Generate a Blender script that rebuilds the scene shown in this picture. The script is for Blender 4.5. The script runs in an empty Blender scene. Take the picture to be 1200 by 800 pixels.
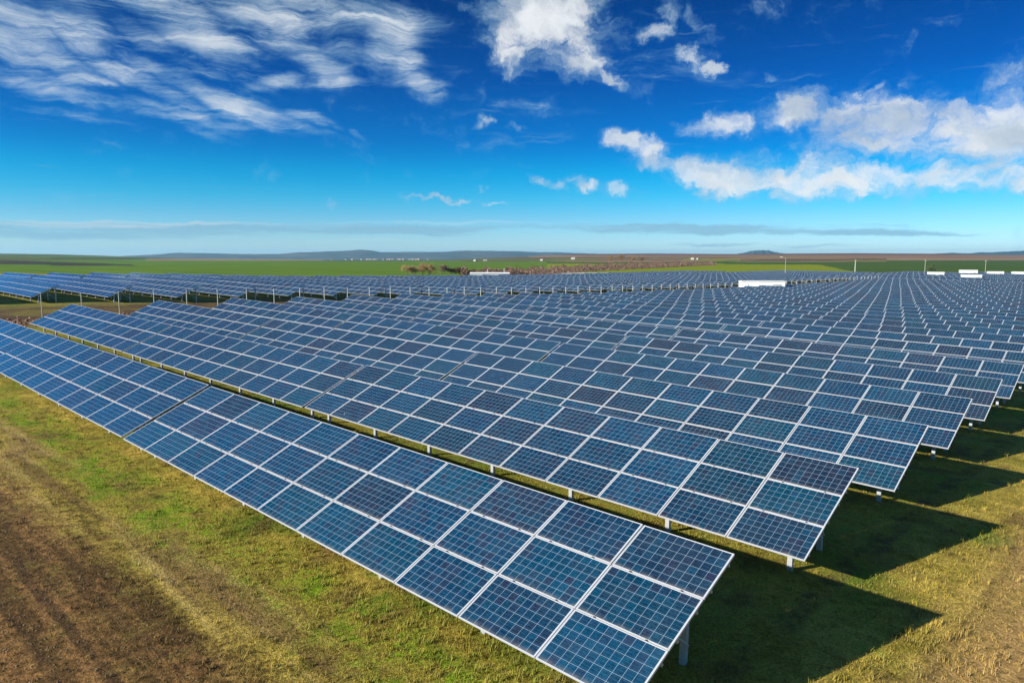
import bpy, math, random
import numpy as np
from mathutils import Vector, Matrix
R = math.radians
random.seed(7); rng = np.random.default_rng(7)
scene = bpy.context.scene
COL = scene.collection

# ------------------------------------------------------------------ camera
CAM = Vector((5.018, -7.482, 5.865)); AZ = R(-43.663); PIT = R(6.739); F = 854.68   # focal in px of a 1200 wide frame
cd = bpy.data.cameras.new("camera"); cam = bpy.data.objects.new("camera", cd); COL.objects.link(cam)
cam.location = CAM
cam.rotation_euler = (math.pi/2 - PIT, 0, -AZ)
cd.sensor_width = 36; cd.lens = 36*F/1200; cd.clip_start = 0.1; cd.clip_end = 60000
scene.camera = cam

# ------------------------------------------------------------------ light and exposure
SUN_EL, SUN_AZ = 22.0, 203.1          # the sun stands behind the camera on its left
scene.view_settings.view_transform = 'Standard'; scene.view_settings.look = 'None'
scene.view_settings.exposure = 1.0; scene.view_settings.gamma = 1
scene.render.engine = 'CYCLES'
scene.cycles.use_denoising = True
scene.cycles.max_bounces = 6; scene.cycles.volume_bounces = 0
scene.cycles.sample_clamp_indirect = 4
sl = bpy.data.lights.new("sun", 'SUN'); sl.energy = 5.0; sl.angle = R(0.53); sl.color = (1.0, 0.93, 0.80)
so = bpy.data.objects.new("sun", sl); COL.objects.link(so)
ld = Vector((math.sin(R(SUN_AZ-180))*math.cos(R(SUN_EL)), math.cos(R(SUN_AZ-180))*math.cos(R(SUN_EL)), -math.sin(R(SUN_EL))))
so.rotation_euler = ld.to_track_quat('-Z', 'Y').to_euler(); so.location = (-30, -60, 60)
SKY_STRENGTH = 0.068

# ------------------------------------------------------------------ pixel measurements of the photo -> directions
RIGHT = Vector((math.cos(AZ), -math.sin(AZ), 0)); FWDH = Vector((math.sin(AZ), math.cos(AZ), 0))
FWD = FWDH*math.cos(PIT) + Vector((0, 0, -math.sin(PIT))); UP = RIGHT.cross(FWD)
def ray(px, py): return (RIGHT*((px-600)/F) - UP*((py-400)/F) + FWD).normalized()
def azel(px, py):
    d = ray(px, py); return math.atan2(d.x, d.y), math.asin(d.z)

# ------------------------------------------------------------------ node helpers
def nn(nt, typ, **kw):
    n = nt.nodes.new(typ)
    for k, v in kw.items(): setattr(n, k, v)
    return n
class G:
    """tiny wrapper to write node graphs as expressions"""
    def __init__(s, nt): s.nt = nt
    def put(s, sock, v):
        if isinstance(v, bpy.types.NodeSocket): s.nt.links.new(v, sock)
        else: sock.default_value = v
    def m(s, op, a, b=0.0, c=0.0, clamp=False):
        n = nn(s.nt, 'ShaderNodeMath', operation=op, use_clamp=clamp)
        for i, v in enumerate((a, b, c)): s.put(n.inputs[i], v)
        return n.outputs[0]
    def mr(s, v, a, b, c=0.0, d=1.0, smooth=False):
        n = nn(s.nt, 'ShaderNodeMapRange', interpolation_type='SMOOTHSTEP' if smooth else 'LINEAR', clamp=True)
        for i, x in enumerate((v, a, b, c, d)): s.put(n.inputs[i], x)
        return n.outputs[0]
    def mix(s, f, a, b, bt='MIX'):
        n = nn(s.nt, 'ShaderNodeMix', data_type='RGBA', blend_type=bt)
        s.put(n.inputs[0], f)
        for i, v in ((6, a), (7, b)):
            if isinstance(v, tuple) and len(v) == 3: v = (*v, 1)
            s.put(n.inputs[i], v)
        return n.outputs[2]
    def noise(s, vec, scale, detail=4, rough=.5, dist=0.0, out=0):
        n = nn(s.nt, 'ShaderNodeTexNoise')
        if vec is not None: s.nt.links.new(vec, n.inputs['Vector'])
        n.inputs['Scale'].default_value = scale; n.inputs['Detail'].default_value = detail
        n.inputs['Roughness'].default_value = rough; n.inputs['Distortion'].default_value = dist
        return n.outputs[out]
    def mapping(s, vec, loc=(0,0,0), rot=(0,0,0), sc=(1,1,1), typ='POINT'):
        n = nn(s.nt, 'ShaderNodeMapping', vector_type=typ)
        s.nt.links.new(vec, n.inputs[0]); n.inputs[1].default_value = loc; n.inputs[2].default_value = rot; n.inputs[3].default_value = sc
        return n.outputs[0]
    def sep(s, vec):
        n = nn(s.nt, 'ShaderNodeSeparateXYZ'); s.nt.links.new(vec, n.inputs[0]); return n.outputs
    def comb(s, x, y, z=0.0):
        n = nn(s.nt, 'ShaderNodeCombineXYZ')
        for i, v in enumerate((x, y, z)): s.put(n.inputs[i], v)
        return n.outputs[0]
    def vm(s, op, a, b=None):
        n = nn(s.nt, 'ShaderNodeVectorMath', operation=op)
        s.put(n.inputs[0], a)
        if b is not None: s.put(n.inputs[1], b)
        return n.outputs
    def ramp(s, f, stops):
        n = nn(s.nt, 'ShaderNodeValToRGB'); s.put(n.inputs[0], f)
        e = n.color_ramp.elements
        while len(e) < len(stops): e.new(.5)
        for el, (p, c) in zip(e, stops): el.position = p; el.color = (*c, 1)
        return n.outputs[0]

def new_mat(name):
    m = bpy.data.materials.new(name); m.use_nodes = True
    nt = m.node_tree; b = nt.nodes['Principled BSDF']
    return m, nt, b, G(nt)
def simple(name, col, rough=.6, metal=0.0, var=.12, scale=8.0, spec=.5):
    m, nt, b, g = new_mat(name)
    tc = nn(nt, 'ShaderNodeTexCoord')
    n = g.noise(tc.outputs['Object'], scale, 5, .6)
    c = g.mix(g.mr(n, .3, .7), tuple(x*(1-var) for x in col), tuple(min(1, x*(1+var)) for x in col))
    nt.links.new(c, b.inputs['Base Color'])
    b.inputs['Roughness'].default_value = rough; b.inputs['Metallic'].default_value = metal
    b.inputs['Specular IOR Level'].default_value = spec
    return m

# ------------------------------------------------------------------ sky: Nishita plus clouds laid out by azimuth and elevation
world = bpy.data.worlds.new("World"); scene.world = world; world.use_nodes = True
wt = world.node_tree; g = G(wt)
for n in list(wt.nodes): wt.nodes.remove(n)
out = nn(wt, 'ShaderNodeOutputWorld'); bg = nn(wt, 'ShaderNodeBackground')
sky = nn(wt, 'ShaderNodeTexSky', sky_type='NISHITA', sun_disc=False)
sky.sun_elevation = R(SUN_EL); sky.sun_rotation = R(SUN_AZ); sky.altitude = 300
sky.air_density = 1.0; sky.dust_density = 0.0; sky.ozone_density = 6.0
tcw = nn(wt, 'ShaderNodeTexCoord')
dirv = tcw.outputs['Generated']
dx, dy, dz = g.sep(dirv)
azn = g.m('ARCTAN2', dx, dy)                       # radians, 0 at +y, positive towards +x
eln = g.m('ARCSINE', g.m('MINIMUM', g.m('MAXIMUM', dz, -1.0), 1.0))
DEG = 180/math.pi
# local sky chart in degrees around the view azimuth
A = g.m('MULTIPLY', g.m('SUBTRACT', azn, AZ), DEG); E_ = g.m('MULTIPLY', eln, DEG)
chart = g.comb(A, E_, 0.0)
def chart_of(px, py):
    a, e = azel(px, py); return (a-AZ)*DEG, e*DEG
def warped(scale, amt, seed, fine=.45):
    n = g.noise(g.mapping(chart, (seed, seed*1.7, seed)), scale, 5, .6, out=1)
    v = g.vm('MULTIPLY', g.vm('SUBTRACT', n, (.5, .5, .5))[0], (amt, amt*.7, 0))[0]
    n2 = g.noise(g.mapping(chart, (seed*3, seed, seed)), scale*4.5, 6, .65, out=1)
    v2 = g.vm('MULTIPLY', g.vm('SUBTRACT', n2, (.5, .5, .5))[0], (amt*fine, amt*fine*.8, 0))[0]
    return g.vm('ADD', g.vm('ADD', chart, v)[0], v2)[0]
def blobs(vec, lst):
    """soft elliptical masses; each (px, py, half length px, half height px, tilt deg (down to the right positive), weight)"""
    acc = None
    for px, py, rx, ry, tilt, w in lst:
        a, e = chart_of(px, py); k = .0595
        src = vec if acc is None else g.vm('ADD', vec, g.comb(0.0, 0.0, g.m('MULTIPLY', acc, 1e-6)))[0]   # keeps the graph evaluated in sequence
        mp = g.mapping(src, (a, e, 0), (0, 0, R(-tilt)), (rx*k*1.18, ry*k*1.45, 1), 'TEXTURE')
        L = g.vm('LENGTH', mp)[1]
        v = g.mr(L, 0.15, 1.15, w, 0.0, True)
        acc = v if acc is None else g.m('MAXIMUM', acc, v)
    return acc
# wispy fan, upper left
W1 = warped(.10, 4.0, 3.1, .2); W1b = warped(.07, 6.0, 6.6, .16)
wisps = [(60,60,120,30,38,.85),(150,80,150,20,28,.9),(245,108,170,17,20,1.0),(120,118,150,12,10,.85),(230,138,190,9,8,.8),(365,142,55,9,12,1.0),(415,155,22,7,25,.9),
         (20,22,50,50,45,.8),(90,15,80,30,35,.95),(200,15,130,30,22,.9),(320,18,120,34,14,.95),(400,12,130,26,10,.95),(455,45,55,45,50,1.05),(490,95,38,16,20,.95),(470,70,35,30,60,1.0),
         (385,82,55,24,22,1.0),(320,95,70,10,-14,.8),(280,60,60,14,40,.55),(30,70,70,16,15,.8),(240,55,110,14,30,.6),(330,150,120,9,8,.8),(130,100,150,10,24,.8),(400,40,60,34,30,.9),(150,25,160,14,28,.7),
         (60,130,140,5,8,.4),(1010,100,30,8,-25,.45),(760,60,60,60,-40,.25),(640,125,130,6,8,.3),(660,160,120,10,5,.2),(330,200,400,10,2,.12)]
fw = g.noise(g.mapping(W1b, (1.3, 4.1, 0), (0, 0, R(25)), (.115, .75, 1)), 1.0, 11, .70, .55)
fl = g.noise(g.mapping(W1, (4.4, 2.0, 0), (0, 0, R(22)), (.11, .24, 1)), 1.0, 3, .5)
dw = g.m('ADD', g.m('ADD', blobs(W1, wisps), g.m('MULTIPLY', g.m('SUBTRACT', fl, .50), 1.5)), g.m('MULTIPLY', g.m('SUBTRACT', fw, .5), 2.3))
aw = g.m('MULTIPLY', g.mr(dw, .22, 1.55, 0, 1, True), .92)
# puffy masses
W2 = warped(.2, 4.2, 9.4)
puffs = [(640,25,88,50,10,1.1),(600,50,45,40,0,1.0),(680,65,50,32,20,1.0),(715,92,34,8,28,.8),(655,5,70,30,0,1.1),(765,38,28,13,0,.9),(775,10,20,16,60,.7),
         (812,65,14,30,-62,.8),(825,25,14,32,-50,.6),(838,82,10,8,0,.8),(890,95,7,12,-60,.6),
         (730,165,40,13,8,1.0),(765,178,26,18,30,1.0),(840,143,45,13,0,1.0),(575,146,22,9,15,.85),(608,154,14,6,0,.65),
         (830,200,60,20,12,1.1),(900,210,130,24,4,1.15),(960,195,60,18,8,1.0),(1040,205,70,18,0,.9),(1090,216,20,7,-5,.8),(890,180,60,14,-10,.65),
         (940,130,50,22,10,1.1),(1010,140,95,22,5,1.1),(1100,145,100,28,5,1.15),(1180,150,80,45,-10,1.15),(1170,195,50,26,0,1.0),(1250,140,120,60,0,1.1),(1110,180,70,18,12,.75),
         (640,213,34,6,10,.72),(690,214,46,8,12,.75),(722,221,20,7,24,.72),(560,217,10,4,0,.6),(515,233,45,4,0,.95),(575,237,22,3,0,.5),(390,236,8,4,0,.5),(1060,95,22,9,-40,.45),(880,212,110,22,5,1.1),(960,214,110,18,2,1.1),(1050,150,120,32,6,1.15),(1160,160,90,44,0,1.15),(1130,205,80,22,0,1.0),(765,182,44,18,24,1.0),(930,135,40,24,0,1.1),(1230,200,60,30,0,1.0),(1015,105,20,5,-25,.5)]
fp = g.noise(g.mapping(W2, (7.3, 1.1, 0), (0, 0, R(8)), (.3, .5, 1)), 1.0, 10, .66, .3)
dp = g.m('ADD', blobs(W2, puffs), g.m('MULTIPLY', g.m('SUBTRACT', fp, .5), 2.5))
ap = g.m('MULTIPLY', g.mr(dp, .10, 1.4, 0, 1, True), .96)
# flat layers low over the horizon: one pale, one blue grey
W3 = warped(.1, 1.5, 5.2)
fs = g.noise(g.mapping(W3, (2.2, 0.7, 0), (0, 0, 0), (.09, 1.5, 1)), 1.0, 8, .66)
strat = [(300,268,520,7,0,.95),(760,268,330,6,0.5,.9),(990,273,150,5,1.5,.9),(100,272,230,8,0,.9),(840,286,90,3,0,.6),(1000,288,200,3,0,.35),(160,249,40,2,1,.5)]
ds = g.m('ADD', blobs(W3, strat), g.m('MULTIPLY', g.m('SUBTRACT', fs, .5), 2.6))
as_ = g.m('MULTIPLY', g.mr(ds, .25, .95, 0, 1, True), .75)
pale = [(200,262,300,3,0,.9),(520,261,260,3,0,.7),(90,264,160,3,0,.9),(330,284,330,8,0,.55),(80,284,160,6,-2,.5),(820,236,300,4,0,.3)]
dl = g.m('ADD', blobs(W3, pale), g.m('MULTIPLY', g.m('SUBTRACT', fs, .5), 2.4))
al = g.m('MULTIPLY', g.mr(dl, .4, 1.3, 0, 1, True), .42)
hsv = nn(wt, 'ShaderNodeHueSaturation'); wt.links.new(sky.outputs[0], hsv.inputs['Color'])
hsv.inputs['Saturation'].default_value = 1.45; hsv.inputs['Value'].default_value = 1.0; hsv.inputs['Hue'].default_value = .497
shade = g.noise(g.mapping(W2, (3, 8, 0), (0, 0, 0), (.16, .3, 1)), 1.0, 5, .55)
shade = g.mr(shade, .36, .64, 0, 1, True)
white = (6.3, 6.6, 6.8, 1); grey = (3.7, 4.4, 5.1, 1)
# winter air through a polariser: deep blue overhead, pale cyan low down
grade = g.ramp(g.mr(eln, R(-2), R(30)), [(0.0, (.85, 1.02, 1.45)), (.075, (.85, 1.04, 1.38)), (.15, (.66, .94, 1.16)), (.20, (.34, .96, 1.08)), (.255, (.08, .90, 1.0)), (.33, (.04, .60, .84)), (.46, (.03, .37, .64)), (.62, (.03, .245, .45)), (1.0, (.1, .2, .38))])
# the polarised darkening is strongest at a right angle to the sun; out of view the sky is kept brighter as fill
offv = g.mr(g.m('ABSOLUTE', A), 34, 52, 0, 1, True); over = g.mr(eln, R(21), R(42), 0, 1, True)
grade = g.mix(over, grade, (.22, .46, .72))
grade = g.mix(offv, grade, (.75, 1.05, 1.08))
c = g.mix(1.0, hsv.outputs[0], grade, 'MULTIPLY')
c = g.mix(as_, c, (1.9, 3.6, 4.8, 1))
c = g.mix(al, c, (5.9, 6.5, 6.5, 1))
c = g.mix(aw, c, g.mix(g.mr(aw, 0, .75), (1.3, 3.8, 5.8, 1), g.mix(shade, (4.2, 5.0, 5.7, 1), (5.8, 6.3, 6.6, 1))))
# unseen broken cloud added behind the camera to raise the fill light
back = g.m('MULTIPLY', g.mr(g.m('ABSOLUTE', A), 62, 88, 0, 1, True), g.mr(g.noise(g.mapping(dirv, (1, 2, 3), (0, 0, 0), (1, 1, 2)), 2.6, 5, .6), .46, .62, 0, .4, True))
c = g.mix(g.m('MULTIPLY', back, g.mr(eln, 0.0, .08)), c, (6.3, 6.5, 6.6, 1))
c = g.mix(ap, c, g.mix(g.mr(ap, 0, .7), (1.4, 4.0, 6.0, 1), g.mix(shade, grey, white)))
wt.links.new(c, bg.inputs[0]); bg.inputs[1].default_value = SKY_STRENGTH
wt.links.new(bg.outputs[0], out.inputs[0])
world.cycles.sampling_method = 'MANUAL'; world.cycles.sample_map_resolution = 512

# ------------------------------------------------------------------ object helpers
def link(name, me, parent=None):
    o = bpy.data.objects.new(name, me); COL.objects.link(o)
    if parent is not None: o.parent = parent
    return o
def tag(o, label=None, cat=None, group=None, kind=None):
    if label: o['label'] = label
    if cat: o['category'] = cat
    if group: o['group'] = group
    if kind: o['kind'] = kind
    return o
def empty(name, loc, rot=(0, 0, 0)):
    o = bpy.data.objects.new(name, None); COL.objects.link(o); o.location = loc; o.rotation_euler = rot
    o.empty_display_size = .3
    return o
class MB:
    """collects faces for one mesh"""
    def __init__(s): s.v = []; s.f = []; s.mi = []; s.uv = {}
    def quad(s, p, mi=0, uv=None):
        k = len(s.v); s.v += [tuple(x) for x in p]; s.f.append(tuple(range(k, k+len(p)))); s.mi.append(mi)
        if uv: s.uv[len(s.f)-1] = uv
    def box(s, x0, x1, y0, y1, z0, z1, mi=0, M=None):
        c = [(x, y, z) for z in (z0, z1) for y in (y0, y1) for x in (x0, x1)]
        if M is not None: c = [tuple(M @ Vector(p)) for p in c]
        k = len(s.v); s.v += c
        for f in ((0,2,3,1),(4,5,7,6),(0,1,5,4),(2,6,7,3),(0,4,6,2),(1,3,7,5)):
            s.f.append(tuple(k+i for i in f)); s.mi.append(mi)
    def tube(s, p0, p1, r0, r1, n=8, mi=0):
        p0 = Vector(p0); p1 = Vector(p1); d = (p1-p0).normalized()
        a = d.orthogonal().normalized(); b = d.cross(a); k = len(s.v)
        for p, r in ((p0, r0), (p1, r1)):
            for i in range(n):
                t = 2*math.pi*i/n; s.v.append(tuple(p + a*math.cos(t)*r + b*math.sin(t)*r))
        for i in range(n):
            j = (i+1) % n; s.f.append((k+i, k+j, k+n+j, k+n+i)); s.mi.append(mi)
        s.f.append(tuple(k+n+i for i in range(n))); s.mi.append(mi)
        s.f.append(tuple(k+n-1-i for i in range(n))); s.mi.append(mi)
    def mesh(s, name, mats):
        me = bpy.data.meshes.new(name); me.from_pydata(s.v, [], s.f)
        for m in mats: me.materials.append(m)
        me.polygons.foreach_set('material_index', s.mi)
        if s.uv:
            ul = me.uv_layers.new(name='UVMap')
            for fi, uv in s.uv.items():
                for li, c in zip(me.polygons[fi].loop_indices, uv): ul.data[li].uv = c
        me.update(); return me
    def build(s, name, mats, parent=None):
        return link(name, s.mesh(name, mats if isinstance(mats, (list, tuple)) else [mats]), parent)

# ------------------------------------------------------------------ terrain
H0 = .633                                  # lower panel edge above ground
PITCH = 6.2533; TILT = R(24.48); PA, PB = 1.67, 1.01; NCOL = 11; TPITCH = 18.53
_ry = np.array([-60,-1,1,7,13.5,20,26,32,38.5,44.7,51,57,63.5,70,76,82,89,95,110,130,160,200,260,400.])
_rz = np.array([.0,-.06,0,-.042,-.17,-.335,-.49,-.56,-.70,-.88,-1.01,-1.15,-1.31,-1.44,-1.54,-1.63,-1.71,-1.82,-1.98,-2.12,-2.25,-2.3,-2.3,-2.3])
def ground_near(x, y):
    p = np.interp(y, _ry, _rz)
    k = .0184 + np.interp(y, [0, 8, 18, 42, 62, 90, 150], [0, .001, .0045, .0045, .001, 0, -.004])
    m = -np.asarray(x, float)
    m = np.where(m > 75, 75 + 22*np.tanh((m-75)/22), m)      # the rise to the left levels off
    m = np.where(m < -30, -30, m)
    return p + k*m - H0
def knot_y(px):
    hm = np.interp(px, [-300,0,60,110,160,200,300,400,500,560,620,680,760,860,900,1000,1100,1150,1200,1500],
                       [296,297,297.8,299.2,301,302.2,303.2,304.6,304.2,302.5,300.2,297.6,297.0,297.6,297.2,296.6,297.2,298.2,298.8,299])
    return hm
def terrain(x, y):
    """height of the ground anywhere, numpy arrays"""
    x = np.asarray(x, float); y = np.asarray(y, float)
    ex = x-CAM.x; ey = y-CAM.y; r = np.hypot(ex, ey)
    a = (np.arctan2(ex, ey)-AZ + math.pi) % (2*math.pi) - math.pi
    ac = np.clip(a, -R(46), R(46)); d = r*np.cos(ac)
    px = 600 + F*np.tan(ac)/math.cos(PIT)
    hm = knot_y(px)
    y16 = np.minimum(305.6, hm+5.0); y25 = np.minimum(hm+2.2, y16-.3); ld_ = np.log(np.maximum(d, 1))
    ks = np.log([250, 290, 400, 600, 1000, 1600, 2500, 4200, 6500, 16000.])
    ys = [329+0*hm, 325+0*hm, 318+0*hm, np.minimum(313, hm+14), np.minimum(309, hm+9.2), y16, y25, hm, hm+1.2, hm+1.6]
    yy = ys[0]
    for i in range(len(ks)-1):
        t = np.clip((ld_-ks[i])/(ks[i+1]-ks[i]), 0, 1); yy = np.where(ld_ > ks[i], ys[i]*(1-t)+ys[i+1]*t, yy)
    # pixel (px,yy) -> slope of the sight line
    X = (px-600)/F; Y = -(yy-400)/F
    fz = -math.sin(PIT) + Y*math.cos(PIT); fh = np.hypot(math.cos(PIT)+Y*math.sin(PIT), X)
    zf = CAM.z + r*fz/fh
    t = np.clip((d-262)/(330-262), 0, 1); t = t*t*(3-2*t)
    return ground_near(x, y)*(1-t) + zf*t
def gz(x, y): return float(terrain(np.array([x]), np.array([y]))[0])
def spot(px, depth):
    """point on the ground at a picture column and a depth along the view"""
    p = CAM + FWDH*depth + RIGHT*((px-600)/F*depth*math.cos(PIT)); return Vector((p.x, p.y, gz(p.x, p.y)))
def to_px(x, y, z):
    v = np.stack([np.asarray(x)-CAM.x, np.asarray(y)-CAM.y, np.asarray(z)-CAM.z], -1)
    w = v @ np.array(FWD); return 600+F*(v @ np.array(RIGHT))/w, 400-F*(v @ np.array(UP))/w, w

# --- ground materials
def grass_color(g, nt):
    """shared by the turf sheet and the tufts: colour by world position"""
    geo = nn(nt, 'ShaderNodeNewGeometry'); P = geo.outputs['Position']
    x, y, _z = g.sep(P)
    nb = g.noise(P, .22, 4, .55); nm = g.noise(P, 1.3, 5, .62); nf = g.noise(P, 6.5, 6, .7)
    st = g.noise(g.mapping(P, (0, 0, 0), (0, 0, 0), (.12, 1.6, 1)), 1.0, 5, .6)      # wear runs along the rows
    sy = g.noise(g.mapping(P, (5, 0, 0), (0, 0, 0), (1.6, .12, 1)), 1.0, 5, .6)
    c0 = lambda n, k: g.m('MULTIPLY', g.m('SUBTRACT', n, .5), k)
    dry = (.45, .325, .062); olive = (.19, .155, .020); green = (.092, .142, .009); earth = (.215, .110, .038); dark = (.080, .042, .016)
    c = g.mix(g.mr(nm, .36, .64), olive, dry)
    # green patches
    w = g.m('ADD', g.mr(nb, .40, .66), g.m('ADD', c0(nm, 1.1), c0(nf, 1.2)))
    c = g.mix(g.mr(w, .42, .95), c, green)
    yy = g.m('ADD', g.m('ADD', y, c0(nb, 1.6)), c0(nm, 1.3))
    front = g.mr(x, 2.2, .6, 0, 1)
    # fresh green strip just in front of the first row
    lush = g.m('MULTIPLY', g.m('MULTIPLY', g.mr(yy, -2.1, -1.2, 0, 1, True), g.mr(yy, -.2, .5, 1, 0, True)), g.mr(g.m('ADD', nm, c0(nf, .5)), .42, .6))
    c = g.mix(g.m('MULTIPLY', g.m('MULTIPLY', lush, front), .95), c, (.135, .205, .008))
    # and between and behind the rows, a green with the shadow tone mixed into the colour
    shade_tint = g.m('MULTIPLY', g.m('MULTIPLY', g.mr(yy, .6, 1.6), g.mr(g.m('ADD', x, c0(nb, 2.0)), 1.6, -.6, 0, 1, True)), g.mr(g.m('ADD', nm, c0(nf, .8)), .36, .58))
    c = g.mix(g.m('MULTIPLY', shade_tint, .80), c, (.125, .158, .020))
    # brown withered patches
    sc = g.mr(g.m('ADD', g.noise(P, .75, 5, .64), c0(nf, .25)), .54, .68)
    c = g.mix(g.m('MULTIPLY', sc, .8), c, (.125, .074, .027))
    # pale trodden streaks along the row
    pale = g.m('MULTIPLY', g.mr(st, .52, .68), g.m('MULTIPLY', g.mr(yy, -.6, -1.6), front))
    c = g.mix(g.m('MULTIPLY', pale, .7), c, (.43, .30, .105))
    # brown worn streaks further in
    brn = g.m('MULTIPLY', g.m('MULTIPLY', g.mr(g.m('ADD', g.noise(g.mapping(P, (9, 3, 0), (0, 0, R(2)), (.10, 1.3, 1)), 1.0, 6, .65), c0(nf, .3)), .50, .64), front), g.mr(yy, -.7, -1.7))
    c = g.mix(g.m('MULTIPLY', brn, .75), c, (.15, .085, .032))
    # earth track along the front
    bare = g.m('MULTIPLY', g.mr(g.m('ADD', g.m('ADD', yy, c0(nf, 1.6)), c0(st, 3.4)), -1.9, -3.5, 0, 1, True), g.mr(x, 3.0, -2.0, .35, 1))
    dirt = g.mix(g.mr(g.m('ADD', st, c0(nf, .5)), .40, .60), dark, earth)
    dirt = g.mix(g.mr(nm, .56, .72, 0, .5), dirt, (.20, .17, .035))
    c = g.mix(g.m('MULTIPLY', bare, .93), c, dirt)
    line = None
    for y0, wd, a in ((-4.15, .16, .8), (-4.75, .12, .65), (-3.35, .10, .4), (-5.6, .2, .6)):
        l = g.m('MULTIPLY', g.mr(g.m('ABSOLUTE', g.m('SUBTRACT', g.m('ADD', y, c0(nb, .5)), y0)), wd*.3, wd, a, 0, True), g.mr(nm, .3, .55, .3, 1))
        line = l if line is None else g.m('MAXIMUM', line, l)
    c = g.mix(g.m('MULTIPLY', line, front), c, (.055, .032, .015))
    # worn lane past the right hand ends of the rows, with tyre marks
    xx = g.m('ADD', g.m('ADD', x, c0(nb, 1.2)), c0(nm, .7))
    xx = g.m('SUBTRACT', xx, g.m('MULTIPLY', y, -.012))
    lane = g.m('MULTIPLY', g.mr(xx, 1.7, 3.0, 0, 1, True), g.mr(g.m('ADD', sy, c0(nf, .5)), .32, .52, .45, 1))
    c = g.mix(g.m('MULTIPLY', lane, .9), c, (.37, .225, .080))
    tl = None
    for x0, wd, a in ((0.0, .34, .75), (2.35, .14, .6), (3.5, .3, .5), (-1.55, .22, .45)):
        l = g.m('MULTIPLY', g.mr(g.m('ABSOLUTE', g.m('SUBTRACT', g.m('ADD', x, g.m('ADD', c0(nb, .5), c0(nm, .3))), x0)), wd*.35, wd, a, 0, True), g.m('MULTIPLY', g.mr(y, 1.5, 3.0), g.mr(nm, .42, .6)))
        tl = l if tl is None else g.m('MAXIMUM', tl, l)
    c = g.mix(tl, c, (.095, .056, .024))
    # bare ploughed strip between the fence and the next block
    strip = g.m('MULTIPLY', g.mr(x, -58.0, -60.0, 0, 1), g.mr(x, -84, -74, 0, 1))
    c = g.mix(g.m('MULTIPLY', strip, g.mr(nb, .34, .52, .25, .95)), c, g.mix(g.mr(nm, .4, .6), (.060, .036, .020), (.11, .062, .034)))
    return P, nm, nf, c, bare
def make_turf():
    m, nt, b, g = new_mat("turf")
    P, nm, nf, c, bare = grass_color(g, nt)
    ff = g.noise(P, 22, 6, .75)
    k = g.mr(g.m('ADD', g.m('MULTIPLY', ff, .6), g.m('MULTIPLY', nf, .4)), .37, .61, .18, 1.72)
    c = g.mix(1.0, c, g.comb(k, k, k), 'MULTIPLY')
    nt.links.new(c, b.inputs['Base Color']); b.inputs['Roughness'].default_value = .95; b.inputs['Specular IOR Level'].default_value = .1
    bm_ = nn(nt, 'ShaderNodeBump'); bm_.inputs['Strength'].default_value = .8; bm_.inputs['Distance'].default_value = .06
    h = g.m('ADD', g.noise(P, 16, 8, .72), g.m('MULTIPLY', g.noise(P, 3.0, 4), .8))
    nt.links.new(h, bm_.inputs['Height']); nt.links.new(bm_.outputs[0], b.inputs['Normal'])
    return m
def field_mat(name, c0, c1, scale=.006, rot=.6, aniso=9.0):
    m, nt, b, g = new_mat(name)
    geo = nn(nt, 'ShaderNodeNewGeometry')
    P = geo.outputs['Position']
    v = g.mapping(P, (0, 0, 0), (0, 0, rot), (1, aniso, 1))
    f = g.m('ADD', g.m('MULTIPLY', g.noise(v, scale, 5, .55), .6), g.m('MULTIPLY', g.noise(P, scale*2, 6, .6), .4))
    nt.links.new(g.mix(g.mr(f, .38, .62), c0, c1), b.inputs['Base Color'])
    b.inputs['Roughness'].default_value = .95; b.inputs['Specular IOR Level'].default_value = .05
    return m
TURF = make_turf()
GM = [TURF,
      field_mat("green_field", (.072, .140, .010), (.115, .185, .014)),                # 1
      field_mat("yellow_green_field", (.15, .19, .008), (.19, .22, .012)),             # 2
      field_mat("dark_ploughed_field", (.040, .040, .022), (.060, .052, .028)),        # 3
      field_mat("olive_field", (.085, .095, .022), (.115, .12, .030)),                 # 4
      field_mat("tan_stubble_field", (.26, .20, .11), (.20, .16, .08)),                # 5
      field_mat("red_brown_field", (.17, .092, .055), (.26, .155, .09), .004),       # 6
      field_mat("dark_brown_field", (.095, .055, .038), (.155, .092, .058), .004),       # 7
      field_mat("scrub_ground", (.085, .055, .035), (.12, .08, .045)),                 # 8
      field_mat("deep_green_field", (.045, .082, .014), (.062, .105, .018)),           # 9
      field_mat("gravel_road", (.42, .38, .32), (.52, .48, .42), .08),                 # 10
      field_mat("far_mixed_land", (.075, .080, .055), (.12, .10, .07), .002),          # 11
      ]
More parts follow.
